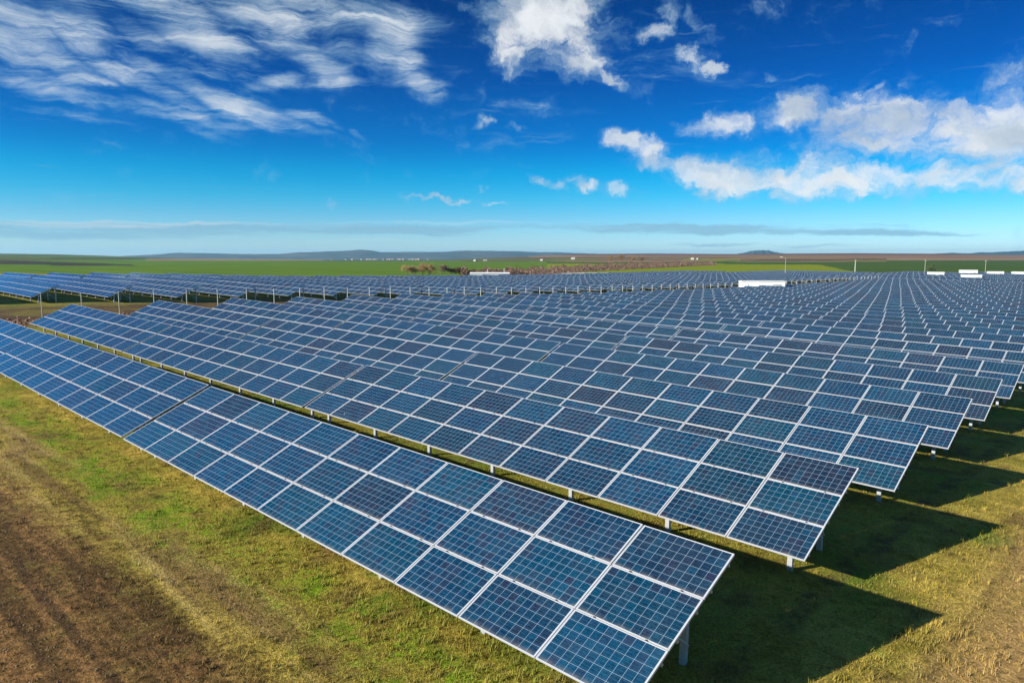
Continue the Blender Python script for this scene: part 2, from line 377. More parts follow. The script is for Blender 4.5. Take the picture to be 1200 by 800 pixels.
def region(px, y, d):
    """which field a far piece of land belongs to (measured on the photo, stored as land in the world)"""
    k = np.zeros(px.shape, int)
    far = d > 267
    def put(mask, v): k[mask & far] = v
    k[(d > 232) & (d <= 267) & (px < 560)] = 1
    put(far, 1)
    put((px < 210) & (y < 306 - .012*np.clip(px, 0, 400)), 4)
    put((px < 160) & (y > 304.6+.035*np.clip(px, 0, 200)) & (y < 309.6+.012*px) & (px < 138+4*(y-306)), 3)
    put((px > 60) & (px < 172) & (y < 303.4) & (y > 302.0), 3)
    put((px > 60) & (px < 130) & (y < 311.4) & (y > 310.3), 3)
    put((px > 170) & (px < 395) & (y < 305.4) & (y > 303.2), 5)
    put((px >= 210) & (px < 560) & (y < 303.4), 11)
    put((px >= 380) & (px < 600) & (y < 305.5), 11)
    put((px > 560) & (y < 304.5), 7)
    put((px > 540) & (px < 730) & (y > 303.2) & (y < 306.8), 4)
    put((px > 620) & (y < 301.6) & (y > 299.0), 6)
    put((px > 760) & (y < 304.2) & (y > 300.8), 6)
    put((px > 700) & (y > 303.5) & (y < 306.4), 7)
    put((px > 800) & (px < 868) & (y > 303.2) & (y < 306.2), 2)
    put((px > 640) & (px < 920) & (y > 306.2) & (y < 309.0), 9)
    put((px > 640) & (px < 1500) & (y > 309.0), 2)
    put((px > 850) & (y > 305.6) & (y < 309.5+.006*(px-850)), 9)
    put((px > 955+5*(y-309)) & (y > 306), 9)
    put((px > 1040) & (y > 303.0) & (y < 304.8), 5)
    # narrow strips of other crops between the big fields
    hsh = np.abs(np.sin(np.floor((y+.004*px)/.62)*12.9898+np.floor((px+40*np.sin(y*2.1))/170)*78.233)*43758.5453) % 1
    m = (y > 301.5) & (y < 307.5) & (px > 180) & (px < 1040)
    for lo, hi, v in ((0, .07, 4), (.07, .13, 9), (.13, .2, 5), (.2, .27, 6), (.27, .33, 2)): put(m & (hsh >= lo) & (hsh < hi), v)
    m = (y > 297) & (y < 304) & (px <= 180)
    for lo, hi, v in ((0, .15, 9), (.15, .25, 1)): put(m & (hsh >= lo) & (hsh < hi), v)
    top = 321-(px-620)*.052; put((px > 565) & (px < 835) & (y > top-3.2) & (y < top+.6), 8)
    put((px > 565) & (px < 660) & (y > 315.5), 8)
    put((px > 630) & (px < 1068) & (y > 319.4) & (y < 322.6), 10)
    put((px > 1020) & (d < 300), 10)
    return k
def build_ground():
    az = np.concatenate([np.arange(-48, 48.001, .16), np.arange(52, 311, 4.0)])       # degrees around the view azimuth
    na = len(az)
    rr = [0.0]; r = 1.2
    while r < 15500: rr.append(r); r *= 1.028 if r > 250 else 1.05
    rr = np.array(rr); nr = len(rr)
    a = np.radians(az) + AZ
    X = CAM.x + np.outer(rr, np.sin(a)); Y = CAM.y + np.outer(rr, np.cos(a)); Z = terrain(X, Y)
    V = np.stack([X, Y, Z], -1).reshape(-1, 3)
    i, j = np.meshgrid(np.arange(nr-1), np.arange(na), indexing='ij'); j2 = (j+1) % na
    Fq = np.stack([i*na+j, (i+1)*na+j, (i+1)*na+j2, i*na+j2], -1).reshape(-1, 4)[:, ::-1]
    me = bpy.data.meshes.new("ground")
    me.vertices.add(len(V)); me.vertices.foreach_set('co', V.ravel())
    me.loops.add(Fq.size); me.loops.foreach_set('vertex_index', Fq.ravel())
    me.polygons.add(len(Fq)); me.polygons.foreach_set('loop_start', np.arange(len(Fq))*4); me.polygons.foreach_set('loop_total', np.full(len(Fq), 4))
    C = V[Fq].mean(1)
    ex = C[:, 0]-CAM.x; ey = C[:, 1]-CAM.y
    aa = (np.arctan2(ex, ey)-AZ+math.pi) % (2*math.pi)-math.pi; ac = np.clip(aa, -R(46), R(46))
    d = np.hypot(ex, ey)*np.cos(ac)
    px = 600+F*np.tan(ac)/math.cos(PIT)
    X_ = (px-600)/F; el = (C[:, 2]-CAM.z)/np.hypot(ex, ey)
    yy = 400-F*np.tan(np.arctan(el/np.cos(ac))+PIT)
    k = region(px, yy, d)
    for m in GM: me.materials.append(m)
    me.polygons.foreach_set('material_index', k)
    me.polygons.foreach_set('use_smooth', np.ones(len(Fq), bool))
    me.update(calc_edges=True); me.validate()
    o = link("ground", me); tag(o, kind='structure'); return o
build_ground()

# --- far hills: ridges with a front and a back slope
def ridge(name, pts, dist, thick, mats):
    P = np.array(pts, float); px = np.linspace(P[0, 0], P[-1, 0], 160)
    yy = np.interp(px, P[:, 0], P[:, 1]); yy = yy + np.convolve(rng.normal(0, .5, 160), np.ones(5)/5, 'same')
    prof = [(-1, 0.0), (-.75, .25), (-.45, .6), (-.2, .88), (0, 1.0), (.3, .8), (1, 0)]
    V = []; Fc = []
    base = -110.0
    for q, (p, y) in enumerate(zip(px, yy)):
        a, e = azel(p, y)
        for s, h in prof:
            rr_ = dist + s*thick
            top = CAM.z + dist*math.tan(e)
            nse = 1+.10*math.sin(q*.37+s*5)*(1-abs(s))*(h < 1)
            V.append((CAM.x+math.sin(a)*rr_, CAM.y+math.cos(a)*rr_, base+(top-base)*h*nse if h < 1 else top))
    n = len(prof)
    for q in range(len(px)-1):
        for s in range(n-1):
            Fc.append((q*n+s, q*n+s+1, (q+1)*n+s+1, (q+1)*n+s))
    me = bpy.data.meshes.new(name); me.from_pydata(V, [], [f[::-1] for f in Fc]); me.materials.append(mats)
    me.polygons.foreach_set('use_smooth', np.ones(len(Fc), bool)); me.update()
    o = link(name, me); tag(o, kind='structure'); return o
HILL = field_mat("wooded_hill", (.030, .040, .028), (.095, .085, .062), .0016, .4, 2.0)
HILLD = field_mat("dark_hill", (.022, .032, .022), (.04, .048, .032), .002, .4, 2.0)
ridge("hills", [(120,302),(150,299.6),(190,298),(212,296.4),(240,297),(300,297.8),(330,297.2),(350,295.6),(390,294.6),(425,292.8),(436,293.4),(446,295.4),(480,295.2),(520,295.0),(560,293.6),(600,294.4),(640,295.8),(700,297.2),(760,298.6),(800,302)], 9500, 1500, HILL)
ridge("hills", [(850,301),(866,297),(878,294.6),(892,293.2),(902,294),(912,296),(924,298),(940,301)], 10500, 800, HILLD)
ridge("hills", [(1020,302),(1045,298.6),(1062,297.0),(1085,297.8),(1110,296.2),(1130,297.0),(1150,295.8),(1175,295.2),(1200,293.8),(1240,293),(1300,297),(1360,302)], 10500, 1500, HILLD)

# ------------------------------------------------------------------ solar tables
ALU = simple("anodised_frame", (.47, .48, .51), .38, .15, .04, 3.0)
STEEL = simple("galvanised_steel", (.38, .40, .42), .42, .35, .12, 14.0)
BACK = simple("backsheet", (.55, .57, .60), .6, 0, .03, 2.0)
DARK = simple("clamp_bolt", (.06, .06, .065), .5, .5, .1, 20)
def make_cells():
    m, nt, b, g = new_mat("solar_cells")
    uvn = nn(nt, 'ShaderNodeUVMap'); uv = uvn.outputs[0]
    u, v, _ = g.sep(uv)
    geo = nn(nt, 'ShaderNodeNewGeometry'); oi = nn(nt, 'ShaderNodeObjectInfo')
    isl = geo.outputs['Random Per Island']; orr = oi.outputs['Random']
    wn = nn(nt, 'ShaderNodeTexWhiteNoise', noise_dimensions='3D')
    nt.links.new(g.comb(g.m('MULTIPLY', isl, 917.3), g.m('MULTIPLY', orr, 731.7), 3.3), wn.inputs['Vector'])
    mod = wn.outputs['Value']; modc = wn.outputs['Color']
    r1, r2, r3 = nn(nt, 'ShaderNodeSeparateColor').outputs[:3]
    nt.links.new(modc, r1.node.inputs[0])
    # cell index noise
    wc = nn(nt, 'ShaderNodeTexWhiteNoise', noise_dimensions='3D')
    nt.links.new(g.comb(g.m('FLOOR', u), g.m('FLOOR', v), g.m('MULTIPLY', mod, 311.0)), wc.inputs['Vector'])
    cs = nn(nt, 'ShaderNodeSeparateColor'); nt.links.new(wc.outputs['Color'], cs.inputs[0])
    fu = g.m('FRACT', u); fv = g.m('FRACT', v)
    # crystalline grain
    vo = nn(nt, 'ShaderNodeTexVoronoi'); nt.links.new(g.vm('ADD', uv, g.comb(g.m('MULTIPLY', mod, 50.0), g.m('MULTIPLY', orr, 37.0)))[0], vo.inputs['Vector']); vo.inputs['Scale'].default_value = 5.5
    vs = nn(nt, 'ShaderNodeSeparateColor'); nt.links.new(vo.outputs['Color'], vs.inputs[0])
    base = g.ramp(r1, [(0.0, (.0012, .036, .088)), (.40, (.001, .041, .096)), (.70, (.001, .048, .088)), (.82, (.004, .034, .074)), (1.0, (.014, .027, .056))])
    base.node.color_ramp.interpolation = 'LINEAR'
    tint = g.mix(g.mr(cs.outputs[0], .6, 1.0, 0, .55), base, (.026, .024, .056))           # some cells purplish
    tint = g.mix(g.mr(cs.outputs[1], .60, 1.0, 0, .55), tint, (.004, .070, .135))           # some brighter
    k = g.m('ADD', g.m('MULTIPLY', vs.outputs[0], .50), g.m('ADD', .44, g.m('MULTIPLY', g.m('SUBTRACT', r2, .5), .28)))
    cell = g.mix(1.0, tint, g.comb(k, k, k), 'MULTIPLY')
    # bus bars (three per cell, along the module) and the gaps between cells
    tri = g.m('ABSOLUTE', g.m('SUBTRACT', g.m('FRACT', g.m('MULTIPLY', fv, 3.0)), .5))
    bus = g.m('LESS_THAN', tri, .034)
    cell = g.mix(g.m('MULTIPLY', bus, .24), cell, (.12, .21, .30))
    eu = g.m('ABSOLUTE', g.m('SUBTRACT', fu, .5)); ev = g.m('ABSOLUTE', g.m('SUBTRACT', fv, .5))
    gap = g.m('MAXIMUM', g.m('GREATER_THAN', eu, .4835), g.m('GREATER_THAN', ev, .4835))
    cell = g.mix(g.m('MULTIPLY', gap, .88), cell, (.25, .34, .43))
    ou = g.m('GREATER_THAN', g.m('ABSOLUTE', g.m('SUBTRACT', u, 5.0)), 5.0); ov = g.m('GREATER_THAN', g.m('ABSOLUTE', g.m('SUBTRACT', v, 3.0)), 3.0)
    col = g.mix(g.m('MAXIMUM', ou, ov), cell, (.42, .44, .47))
    # a little dust
    tc = nn(nt, 'ShaderNodeTexCoord')
    du = g.noise(geo.outputs['Position'], 1.7, 5, .6)
    col = g.mix(g.mr(du, .35, .8, .0, .05), col, (.27, .29, .31))
    # dirt settled along the lower edge of each module, and a few droppings
    low = g.m('MULTIPLY', g.mr(v, .55, -.05, 0, .5, True), g.mr(g.noise(geo.outputs['Position'], 5.0, 4, .6), .35, .65))
    col = g.mix(low, col, (.22, .20, .17))
    vd = nn(nt, 'ShaderNodeTexVoronoi'); nt.links.new(geo.outputs['Position'], vd.inputs['Vector']); vd.inputs['Scale'].default_value = .75
    vdc = nn(nt, 'ShaderNodeSeparateColor'); nt.links.new(vd.outputs['Color'], vdc.inputs[0])
    drop = g.m('MULTIPLY', g.m('LESS_THAN', vd.outputs['Distance'], g.m('MULTIPLY', vdc.outputs[0], .028)), g.m('GREATER_THAN', vdc.outputs[1], .55))
    col = g.mix(g.m('MULTIPLY', drop, .8), col, (.6, .6, .56))
    nt.links.new(col, b.inputs['Base Color'])
    nt.links.new(g.mr(du, .35, .7, .07, .16), b.inputs['Roughness'])
    b.inputs['IOR'].default_value = 1.5
    b.inputs['Coat Weight'].default_value = .22; b.inputs['Coat Roughness'].default_value = .06
    return m
CELLS = make_cells()
LIP, GH = .013, .036          # frame lip and height
GX, GY = PA-.02, PB-.02       # 1.65 x 0.99 module
def uv_of(x, y):              # module coordinates -> cell coordinates
    return ((x/GX)*10.36-.18, (y/GY)*6.20-.10)
def add_glass(mb, x0, y0, mi, M=None, z=GH-.002):
    p = [(x0+LIP, y0+LIP), (x0+GX-LIP, y0+LIP), (x0+GX-LIP, y0+GY-LIP), (x0+LIP, y0+GY-LIP)]
    uv = [uv_of(a-x0, b-y0) for a, b in p]
    q = [Vector((a, b, z)) for a, b in p]
    if M is not None: q = [M @ v for v in q]
    mb.quad(q, mi, uv)
def add_frame(mb, x0, y0, mi, bi, M=None, simple_=False):
    x1, y1 = x0+GX, y0+GY
    for a in ((x0, x1, y0, y0+LIP), (x0, x1, y1-LIP, y1), (x0, x0+LIP, y0+LIP, y1-LIP), (x1-LIP, x1, y0+LIP, y1-LIP)):
        mb.box(*a, 0, GH, mi, M)
    q = [Vector(p) for p in ((x0+LIP, y0+LIP, .02), (x0+LIP, y1-LIP, .02), (x1-LIP, y1-LIP, .02), (x1-LIP, y0+LIP, .02))]
    if M is not None: q = [M @ v for v in q]
    mb.quad(q, bi)
# table frame: origin on the ground under the lower right corner, x along the row, y to the back
SL = Matrix.Translation((0, 0, H0)) @ Matrix.Rotation(TILT, 4, 'X')      # slope frame: x, up the slope, normal
POSTX = [-.59, -3.52, -6.45, -9.37, -12.22, -15.10, -17.98]
FY, RY = .78, 2.36
def mesh_glass():
    mb = MB(); add_glass(mb, 0, 0, 0); return mb.mesh("panel", [CELLS])
def mesh_frame():
    mb = MB(); add_frame(mb, 0, 0, 0, 1); return mb.mesh("frame", [ALU, BACK])
def mesh_panel():
    mb = MB(); add_glass(mb, 0, 0, 0); add_frame(mb, 0, 0, 1, 2); return mb.mesh("panel", [CELLS, ALU, BACK])
def post_geo(mb, x, y, top, mi=0):
    w, dp, t = .052, .045, .007                       # open C section
    mb.box(x-w, x+w, y-dp, y-dp+t, -.25, top, mi)
    mb.box(x-w, x-w+t, y-dp+t, y+dp, -.25, top, mi); mb.box(x+w-t, x+w, y-dp+t, y+dp, -.25, top, mi)
def mesh_post(y):
    mb = MB(); post_geo(mb, 0, 0, H0 + y*math.tan(TILT) - .10); return mb.mesh("post", [STEEL])
def rafter_geo(mb, x, mi=0):
    mb.box(x+.056, x+.100, .35, 2.86, -.17, -.062, mi, SL)
    for y in (FY, RY):                                # head brackets
        top = H0+y*math.tan(TILT)-.10
        mb.box(x-.065, x+.055, y-.058, y-.047, top-.16, top+.02, mi)
    # diagonal brace
    mb.tube((x+.085, RY-.02, .35), (x+.085, 1.35, H0+1.35*math.tan(TILT)-.12), .02, .02, 6, mi)
def mesh_rafter():
    mb = MB(); rafter_geo(mb, 0); return mb.mesh("rafter", [STEEL])
RAILS = [.22, .80, 1.23, 1.80, 2.24, 2.82]
def rail_geo(mb, s, mi=0): mb.box(-NCOL*PA+.02, .0, s-.02, s+.02, -.06, -.004, mi, SL)
def mesh_rail(s):
    mb = MB(); rail_geo(mb, s); return mb.mesh("rail", [STEEL])
def mesh_clamp():
    mb = MB(); mb.box(-.02, .02, -.010, .010, GH, GH+.008, 0); mb.tube((0, 0, GH+.008), (0, 0, GH+.016), .008, .008, 6, 0); return mb.mesh("clamp", [DARK])
def mesh_whole():
    mb = MB()
    for j in range(3):
        for i in range(NCOL):
            add_glass(mb, -(i*PA)-GX, j*PB, 0, SL); add_frame(mb, -(i*PA)-GX, j*PB, 1, 2, SL)
    for x in POSTX:
        for y in (FY, RY): post_geo(mb, x, y, H0+y*math.tan(TILT)-.10, 3)
        rafter_geo(mb, x, 3)
    for s in RAILS: rail_geo(mb, s, 3)
    return mb.mesh("solar_table", [CELLS, ALU, BACK, STEEL])
ME = dict(glass=mesh_glass(), frame=mesh_frame(), panel=mesh_panel(), fpost=mesh_post(FY), rpost=mesh_post(RY), rafter=mesh_rafter(),
          clamp=mesh_clamp(), whole=mesh_whole())
ME_RAIL = [mesh_rail(s) for s in RAILS]
def put(name, me, parent, M):
    o = link(name, me, parent); o.matrix_local = M; return o
N_TABLES = [0]
def table(x, y, label, group, detail):
    """a mounted table of 3 x 11 modules; x, y = lower right corner"""
    zr = gz(x, y+1.4); zl = gz(x-NCOL*PA, y+1.4)
    roll = math.atan2(zl-zr, NCOL*PA)
    jt = rng.normal(0, R(.16)); jz = rng.normal(0, .014)
    rot = (jt, roll, rng.normal(0, R(.03)))
    loc = (x, y, zr+jz)
    N_TABLES[0] += 1
    if detail == 0:
        o = link("solar_table", ME['whole']); o.location = loc; o.rotation_euler = rot
        tag(o, label, "solar table", group); return o
    t = empty("solar_table", loc, rot); tag(t, label, "solar table", group)
    for j in range(3):
        for i in range(NCOL):
            M = SL @ Matrix.Translation((-(i*PA)-GX + random.uniform(-.003, .003), j*PB + random.uniform(-.003, .003), random.uniform(0, .003))) @ Matrix.Rotation(random.gauss(0, R(.12)), 4, 'X') @ Matrix.Rotation(random.gauss(0, R(.10)), 4, 'Y')
            if detail >= 2:
                p = put("panel", ME['glass'], t, M); put("frame", ME['frame'], p, Matrix())
            else: put("panel", ME['panel'], t, M)
    for px_ in POSTX:
        put("post", ME['fpost'], t, Matrix.Translation((px_, FY, 0))); put("post", ME['rpost'], t, Matrix.Translation((px_, RY, 0)))
        put("rafter", ME['rafter'], t, Matrix.Translation((px_, 0, 0)))
    for me in ME_RAIL: put("rail", me, t, Matrix())
    if detail >= 3:
        for j in range(1, 3):
            for i in range(NCOL):
                for k in (.22, .78):
                    put("clamp", ME['clamp'], t, SL @ Matrix.Translation((-(i*PA)-GX*k, j*PB-.01, 0)))
    return t
ORD = ["first","second","third","fourth","fifth","sixth","seventh","eighth","ninth","tenth","eleventh","twelfth","thirteenth","fourteenth","fifteenth","sixteenth","seventeenth","eighteenth","nineteenth"]
TENS = {2: "twenty", 3: "thirty", 4: "forty", 5: "fifty"}
def ordn(n):
    if n <= 19: return ORD[n-1]
    t, u = divmod(n, 10)
    return TENS[t]+("-"+ORD[u-1] if u else "").replace("twenty-", "-") if u else {2: "twentieth", 3: "thirtieth", 4: "fortieth", 5: "fiftieth"}[t]
_dx = [0, -.24, -.43, -.64, -.84, -1.06]
NROW = 33
for r in range(NROW):
    x0 = _dx[r] if r < 6 else -1.06-.10*(r-5)
    y0 = r*PITCH
    for k in range(3):
        det = 3 if (r == 0 and k < 2) or (r == 1 and k == 0) else 2 if r < 3 else 1 if r < 9 else 0
        pos = ["right-hand end table", "middle table", "left-hand end table"][k]
        if r == 0: lab = ["nearest blue solar table in front, its right end over shaded grass", "middle blue solar table of the front row beside the dirt track", "left-hand blue solar table of the front row, running out of frame"][k]
        else: lab = f"{pos} of the {ordn(r+1)} row in the large main field, counted from the front"
        table(x0-k*TPITCH, y0, lab, "solar tables of the main field", det)
def depth(x, y): return (Vector((x, y, 0))-Vector((CAM.x, CAM.y, 0))).dot(FWDH)
# block to the left, beyond the fence and the bare strip
for k in range(-2, 44):
    y0 = (k+2)*PITCH; x0 = [-82, -79, -76.8][max(k, 0)] - (0 if k >= 0 else 2) if k < 3 else -75.2
    if depth(x0-18, y0) > 262: continue
    for c in range(2):
        lab = f"{['right-hand','left-hand'][c]} table of the {ordn(k+3)} row in the block beyond the fence on the left"
        table(x0-c*TPITCH, y0, lab, "solar tables beyond the fence", 1 if 0 <= k < 6 and c == 0 else 0)
# single column of tables still further left
for k in range(42):
    y0 = (k+3)*PITCH
    if depth(-125, y0) > 262: continue
    lab = f"table in the {ordn(k+1)} row of the farthest left block, narrow strip below the green fields"
    table(-116.5, y0, lab, "solar tables of the farthest left block", 0)
# field behind the service road, far right
for k in range(16):
    y0 = (NROW+1.9+k)*PITCH
    for c in range(4):
        x0 = -2-c*TPITCH
        if depth(x0-9, y0) > 266 or to_px(x0-TPITCH, y0, -2.)[0] > 1215: continue
        lab = f"{['right-hand','middle right','middle left','left-hand'][c]} table of the {ordn(k+1)} row in the field behind the cabins"
        table(x0, y0, lab, "solar tables of the far field behind the cabins", 0)
print("TABLES", N_TABLES[0])

# ------------------------------------------------------------------ fence along the left ends of the main field
GREYP = simple("fence_post_steel", (.36, .36, .33), .5, .2, .1, 10)
def build_fence():
    t = empty("wire_fence", (-59.3, 5.2, gz(-59.3, 5.2)))
    tag(t, "tall wire fence of thin pale posts along the left ends of the main rows", "fence")
    mb = MB(); mb.box(-.032, .032, -.025, .025, -.3, 2.45); mb.box(-.045, .045, -.035, .035, 2.45, 2.48)
    me = mb.mesh("post", [GREYP]); pts = []
    for i in range(-4, 74):
        y = 5.2+2.75*i; x = -59.3-.006*max(0, y); z = gz(x, y); pts.append(Vector((x, y, z)))
        o = link("post", me, t); o.location = Vector((x, y, z))-t.location
    for h in (.3, .9, 1.5, 2.1, 2.35):
        w = MB()
        for a, b in zip(pts[:-1], pts[1:]): w.tube(a+Vector((.044, 0, h))-t.location, b+Vector((.044, 0, h))-t.location, .004, .004, 4)
        w.build("wire", GREYP, t)
build_fence()

# ------------------------------------------------------------------ white cabins, masts, shed
WHITE = simple("white_paint", (.80, .80, .77), .5, 0, .04, 1.5)
GREYROOF = simple("cabin_roof", (.62, .62, .60), .6, 0, .06, 2)
GREYW = simple("grey_louvre", (.32, .34, .36), .5, .2, .08, 6)
def cabin(px, dep, w, dpt, h, label, yaw=0.0, lift=0.0):
    p = spot(px, dep); t = empty("inverter_cabin", p, (0, 0, yaw)); tag(t, label, "cabin", "white inverter cabins among the solar rows")
    hw = w/2
    b = MB(); b.box(-hw, hw, -dpt/2, dpt/2, .2, h-.12); b.build("body", WHITE, t)
    s = MB(); s.box(-hw-.05, hw+.05, -dpt/2-.05, dpt/2+.05, -.3, .2); s.build("plinth", GREYW, t)
    q = MB(); q.box(-hw-.10, hw+.10, -dpt/2-.10, dpt/2+.10, h-.12, h); q.build("roof", GREYROOF, t)
    for x in (-hw*.62, -hw*.05):
        d = MB(); d.box(x-.45, x+.45, -dpt/2-.03, -dpt/2-.002, .25, 2.15); do = d.build("door", WHITE, t)
        hd = MB(); hd.box(x+.33, x+.37, -dpt/2-.07, -dpt/2-.032, 1.05, 1.25); hd.build("handle", GREYW, do)
    v = MB()
    for i in range(7): v.box(hw*.45, hw*.85, -dpt/2-.03, -dpt/2-.002, 1.5+i*.09, 1.55+i*.09)
    v.build("louvre", GREYW, t)
    v2 = MB()
    for i in range(7): v2.box(hw+.002, hw+.03, -dpt*.25, dpt*.25, 1.3+i*.1, 1.36+i*.1)
    v2.build("louvre", GREYW, t)
CAB = .55
cabin(894, 143, 8.2, 2.6, 2.75, "long white cabin standing alone beside the far rows, the largest and nearest of the cabins", R(38))
cabin(1140, 212, 4.8, 2.6, 2.55, "white cabin lower of the stacked pair at the far right, in front of another", R(22))
cabin(1098, 236, 4.4, 2.6, 2.6, "white cabin left of the far right pair, beyond the rows", R(22))
cabin(1136, 255, 5.2, 2.6, 2.9, "white cabin upper of the stacked pair at the far right, partly hidden", R(20))
cabin(1168, 250, 4.6, 2.6, 2.6, "white cabin between the stacked pair and the right edge of the picture", R(18))
cabin(1200, 250, 6.0, 2.6, 2.6, "white cabin cut by the right edge of the picture", R(18))
def shed():
    p = spot(574, 285); t = empty("storage_shed", p, (0, 0, R(44))); tag(t, "long low white shed with two roof stacks at the far edge of the rows", "shed")
    hw = 7.4
    b = MB(); b.box(-hw, hw, -3, 3, -.9, .75); b.build("wall", WHITE, t)
    r = MB()
    r.quad([(-hw-.3, -3.3, 0.7), (hw+.3, -3.3, 0.7), (hw+.3, 0, 1.15), (-hw-.3, 0, 1.15)]); r.quad([(-hw-.3, 0, 1.15), (hw+.3, 0, 1.15), (hw+.3, 3.3, 0.7), (-hw-.3, 3.3, 0.7)])
    r.quad([(-hw-.3, 3.3, 0.6), (hw+.3, 3.3, 0.6), (hw+.3, -3.3, 0.6), (-hw-.3, -3.3, 0.6)])
    ro = r.build("roof", WHITE, t)
    for x in (-.9, 5.6):
        s = MB(); s.tube((x, .5, .8), (x, .5, 2.2), .16, .16, 10); s.tube((x, .5, 2.2), (x, .5, 2.35), .26, .22, 10); s.build("stack", GREYP, ro)
shed()
def mast(px, dep, h, label, lamp=True, rad=.09, cat="mast"):
    p = spot(px, dep); t = empty("lamp_mast", p, (0, 0, R(40))); tag(t, label, cat, "masts at the far edge of the rows")
    b = MB(); b.tube((0, 0, -.3), (0, 0, h), rad, rad*.6, 8); b.build("pole", GREYP, t)
    if lamp:
        a = MB(); a.tube((0, 0, h-.1), (-1.1, 0, h+.25), .05, .04, 6); ao = a.build("arm", GREYP, t)
        l = MB(); l.box(-1.75, -1.0, -.16, .16, h+.2, h+.34); l.build("lamp_head", WHITE, t)
    else:
        c = MB(); c.box(-.22, .22, -.16, .16, h, h+.3); c.build("head_box", GREYP, t)
mast(1003, 262, 5.6, "thickest pale mast, standing tall left of the far cabins", False, .26)
mast(921, 235, 6.6, "lamp mast with a bent arm right of the large white cabin")
mast(1085, 262, 5.8, "thin mast left of the lone dark tree at far right", False, .12)
mast(1156, 262, 5.8, "thin mast behind the gap between the far right cabins", False, .10)

# ------------------------------------------------------------------ trees, hedge, far houses
BARK = simple("bark", (.13, .09, .065), .9, 0, .2, 5)
def leaf_mat(name, c0, c1):
    m, nt, b, g = new_mat(name)
    geo = nn(nt, 'ShaderNodeNewGeometry')
    nt.links.new(g.mix(geo.outputs['Random Per Island'], c0, c1), b.inputs['Base Color']); b.inputs['Roughness'].default_value = .8
    return m
TAWNY = leaf_mat("tawny_twigs", (.20, .115, .045), (.34, .21, .085)); BROWN = leaf_mat("brown_twigs", (.10, .062, .045), (.19, .115, .075)); DKGREEN = leaf_mat("dark_leaves", (.02, .04, .012), (.05, .075, .02))
def cards(c, n, rx, rz, size):
    """small random quads filling uneven clumps"""
    mb = MB()
    cl = [(Vector((random.gauss(0, rx*.45), random.gauss(0, rx*.45), random.uniform(-rz*.7, rz*.7))), random.uniform(.35, .6)) for _ in range(7)]
    for _ in range(n):
        q, s = random.choice(cl)
        p = Vector(c)+q+Vector((random.gauss(0, rx*s*.5), random.gauss(0, rx*s*.5), random.gauss(0, rz*s*.5)))
        a = Vector((random.gauss(0, 1), random.gauss(0, 1), random.gauss(0, 1))).normalized(); b = a.orthogonal().normalized()
        z = size*random.uniform(.6, 1.4)
        mb.quad([p-a*z-b*z*.5, p+a*z-b*z*.5, p+a*z+b*z*.5, p-a*z+b*z*.5])
    return mb
def tree(px, dep, h, w, mat, label, group=None, n=1000):
    p = spot(px, dep); t = empty("tree", p, (0, 0, random.uniform(0, 6))); tag(t, label, "tree", group)
    b = MB(); b.tube((0, 0, -.4), (0, 0, h*.55), h*.035, h*.015, 7)
    for k in range(6):
        a = k*1.05+random.random(); z = h*random.uniform(.25, .5)
        b.tube((0, 0, z), (math.cos(a)*w*.35, math.sin(a)*w*.35, z+h*.28), h*.012, h*.005, 5)
    b.build("trunk", BARK, t)
    cards((0, 0, h*.6), n, w*.5, h*.4, max(.12, w*.026)).build("crown", mat, t)
for i, (px, dep, h, w, lab) in enumerate([(477, 300, 4.0, 5, "leftmost tawny bare tree behind the far rows"), (486, 302, 4.4, 6, "tawny bare tree, second of the tawny clump behind the far rows"), (495, 304, 5.0, 6, "tallest tawny bare tree of the clump behind the far rows"), (503, 303, 4.6, 5.5, "rightmost tawny bare tree of the clump behind the far rows")]):
    tree(px, dep, h, w, TAWNY, lab, "tawny trees behind the far rows")
for px, dep, h, w, lab in [(517, 310, 4.4, 6, "reddish brown bare tree left of the white shed, first after the tawny clump"), (528, 312, 3.8, 6, "reddish brown bare tree midway between tawny clump and shed"), (538, 310, 3.9, 6, "reddish brown bare tree nearest the left end of the white shed")]:
    tree(px, dep, h, w, BROWN, lab, "brown trees left of the shed")
tree(1092, 300, 5.0, 3.4, DKGREEN, "lone dark green tree beside a thin mast at far right")
for px, dep, h, w in [(716, 900, 8, 10), (728, 920, 9.5, 11), (741, 910, 8, 10), (752, 930, 6.5, 9)]:
    tree(px, dep, h, w, TAWNY, {716: "leftmost pale tawny tree standing in the distant hedge", 728: "tallest pale tawny tree in the distant hedge", 741: "third pale tawny tree from the left in the distant hedge", 752: "rightmost, lowest pale tawny tree in the distant hedge"}[px], "tawny trees in the distant hedge", 700)
def hedge():
    mb = MB()
    for k in range(20000):
        u = random.random(); px = 540+u*300
        lo, hi = np.interp(px, [540, 600, 640, 700, 760, 840], [302, 310, 330, 400, 480, 620]), np.interp(px, [540, 600, 640, 700, 760, 840], [316, 350, 420, 560, 680, 760])
        dep = random.uniform(lo, hi); p = spot(px, dep)
        hh = 2.4*random.random()**1.3*(1+.45*math.sin(px*.35)*math.sin(px*.13)+.35*math.sin(px*1.9+dep*.2)*math.sin(dep*.31))
        a = Vector((random.gauss(0, 1), random.gauss(0, 1), random.gauss(0, 1))).normalized(); b = a.orthogonal().normalized(); z = random.uniform(.14, .42)
        q = p+Vector((0, 0, max(.1, hh)))
        mb.quad([q-a*z-b*z*.5, q+a*z-b*z*.5, q+a*z+b*z*.5, q-a*z+b*z*.5])
    o = mb.build("scrub", BROWN); tag(o, "belt of leafless brown scrub between the rows and the green fields", "scrub", kind='stuff')
hedge()
RENDER = simple("pale_render", (.36, .35, .33), .8, 0, .1, .3)
OLDROOF = simple("old_roof", (.30, .27, .25), .8, 0, .15, .3)
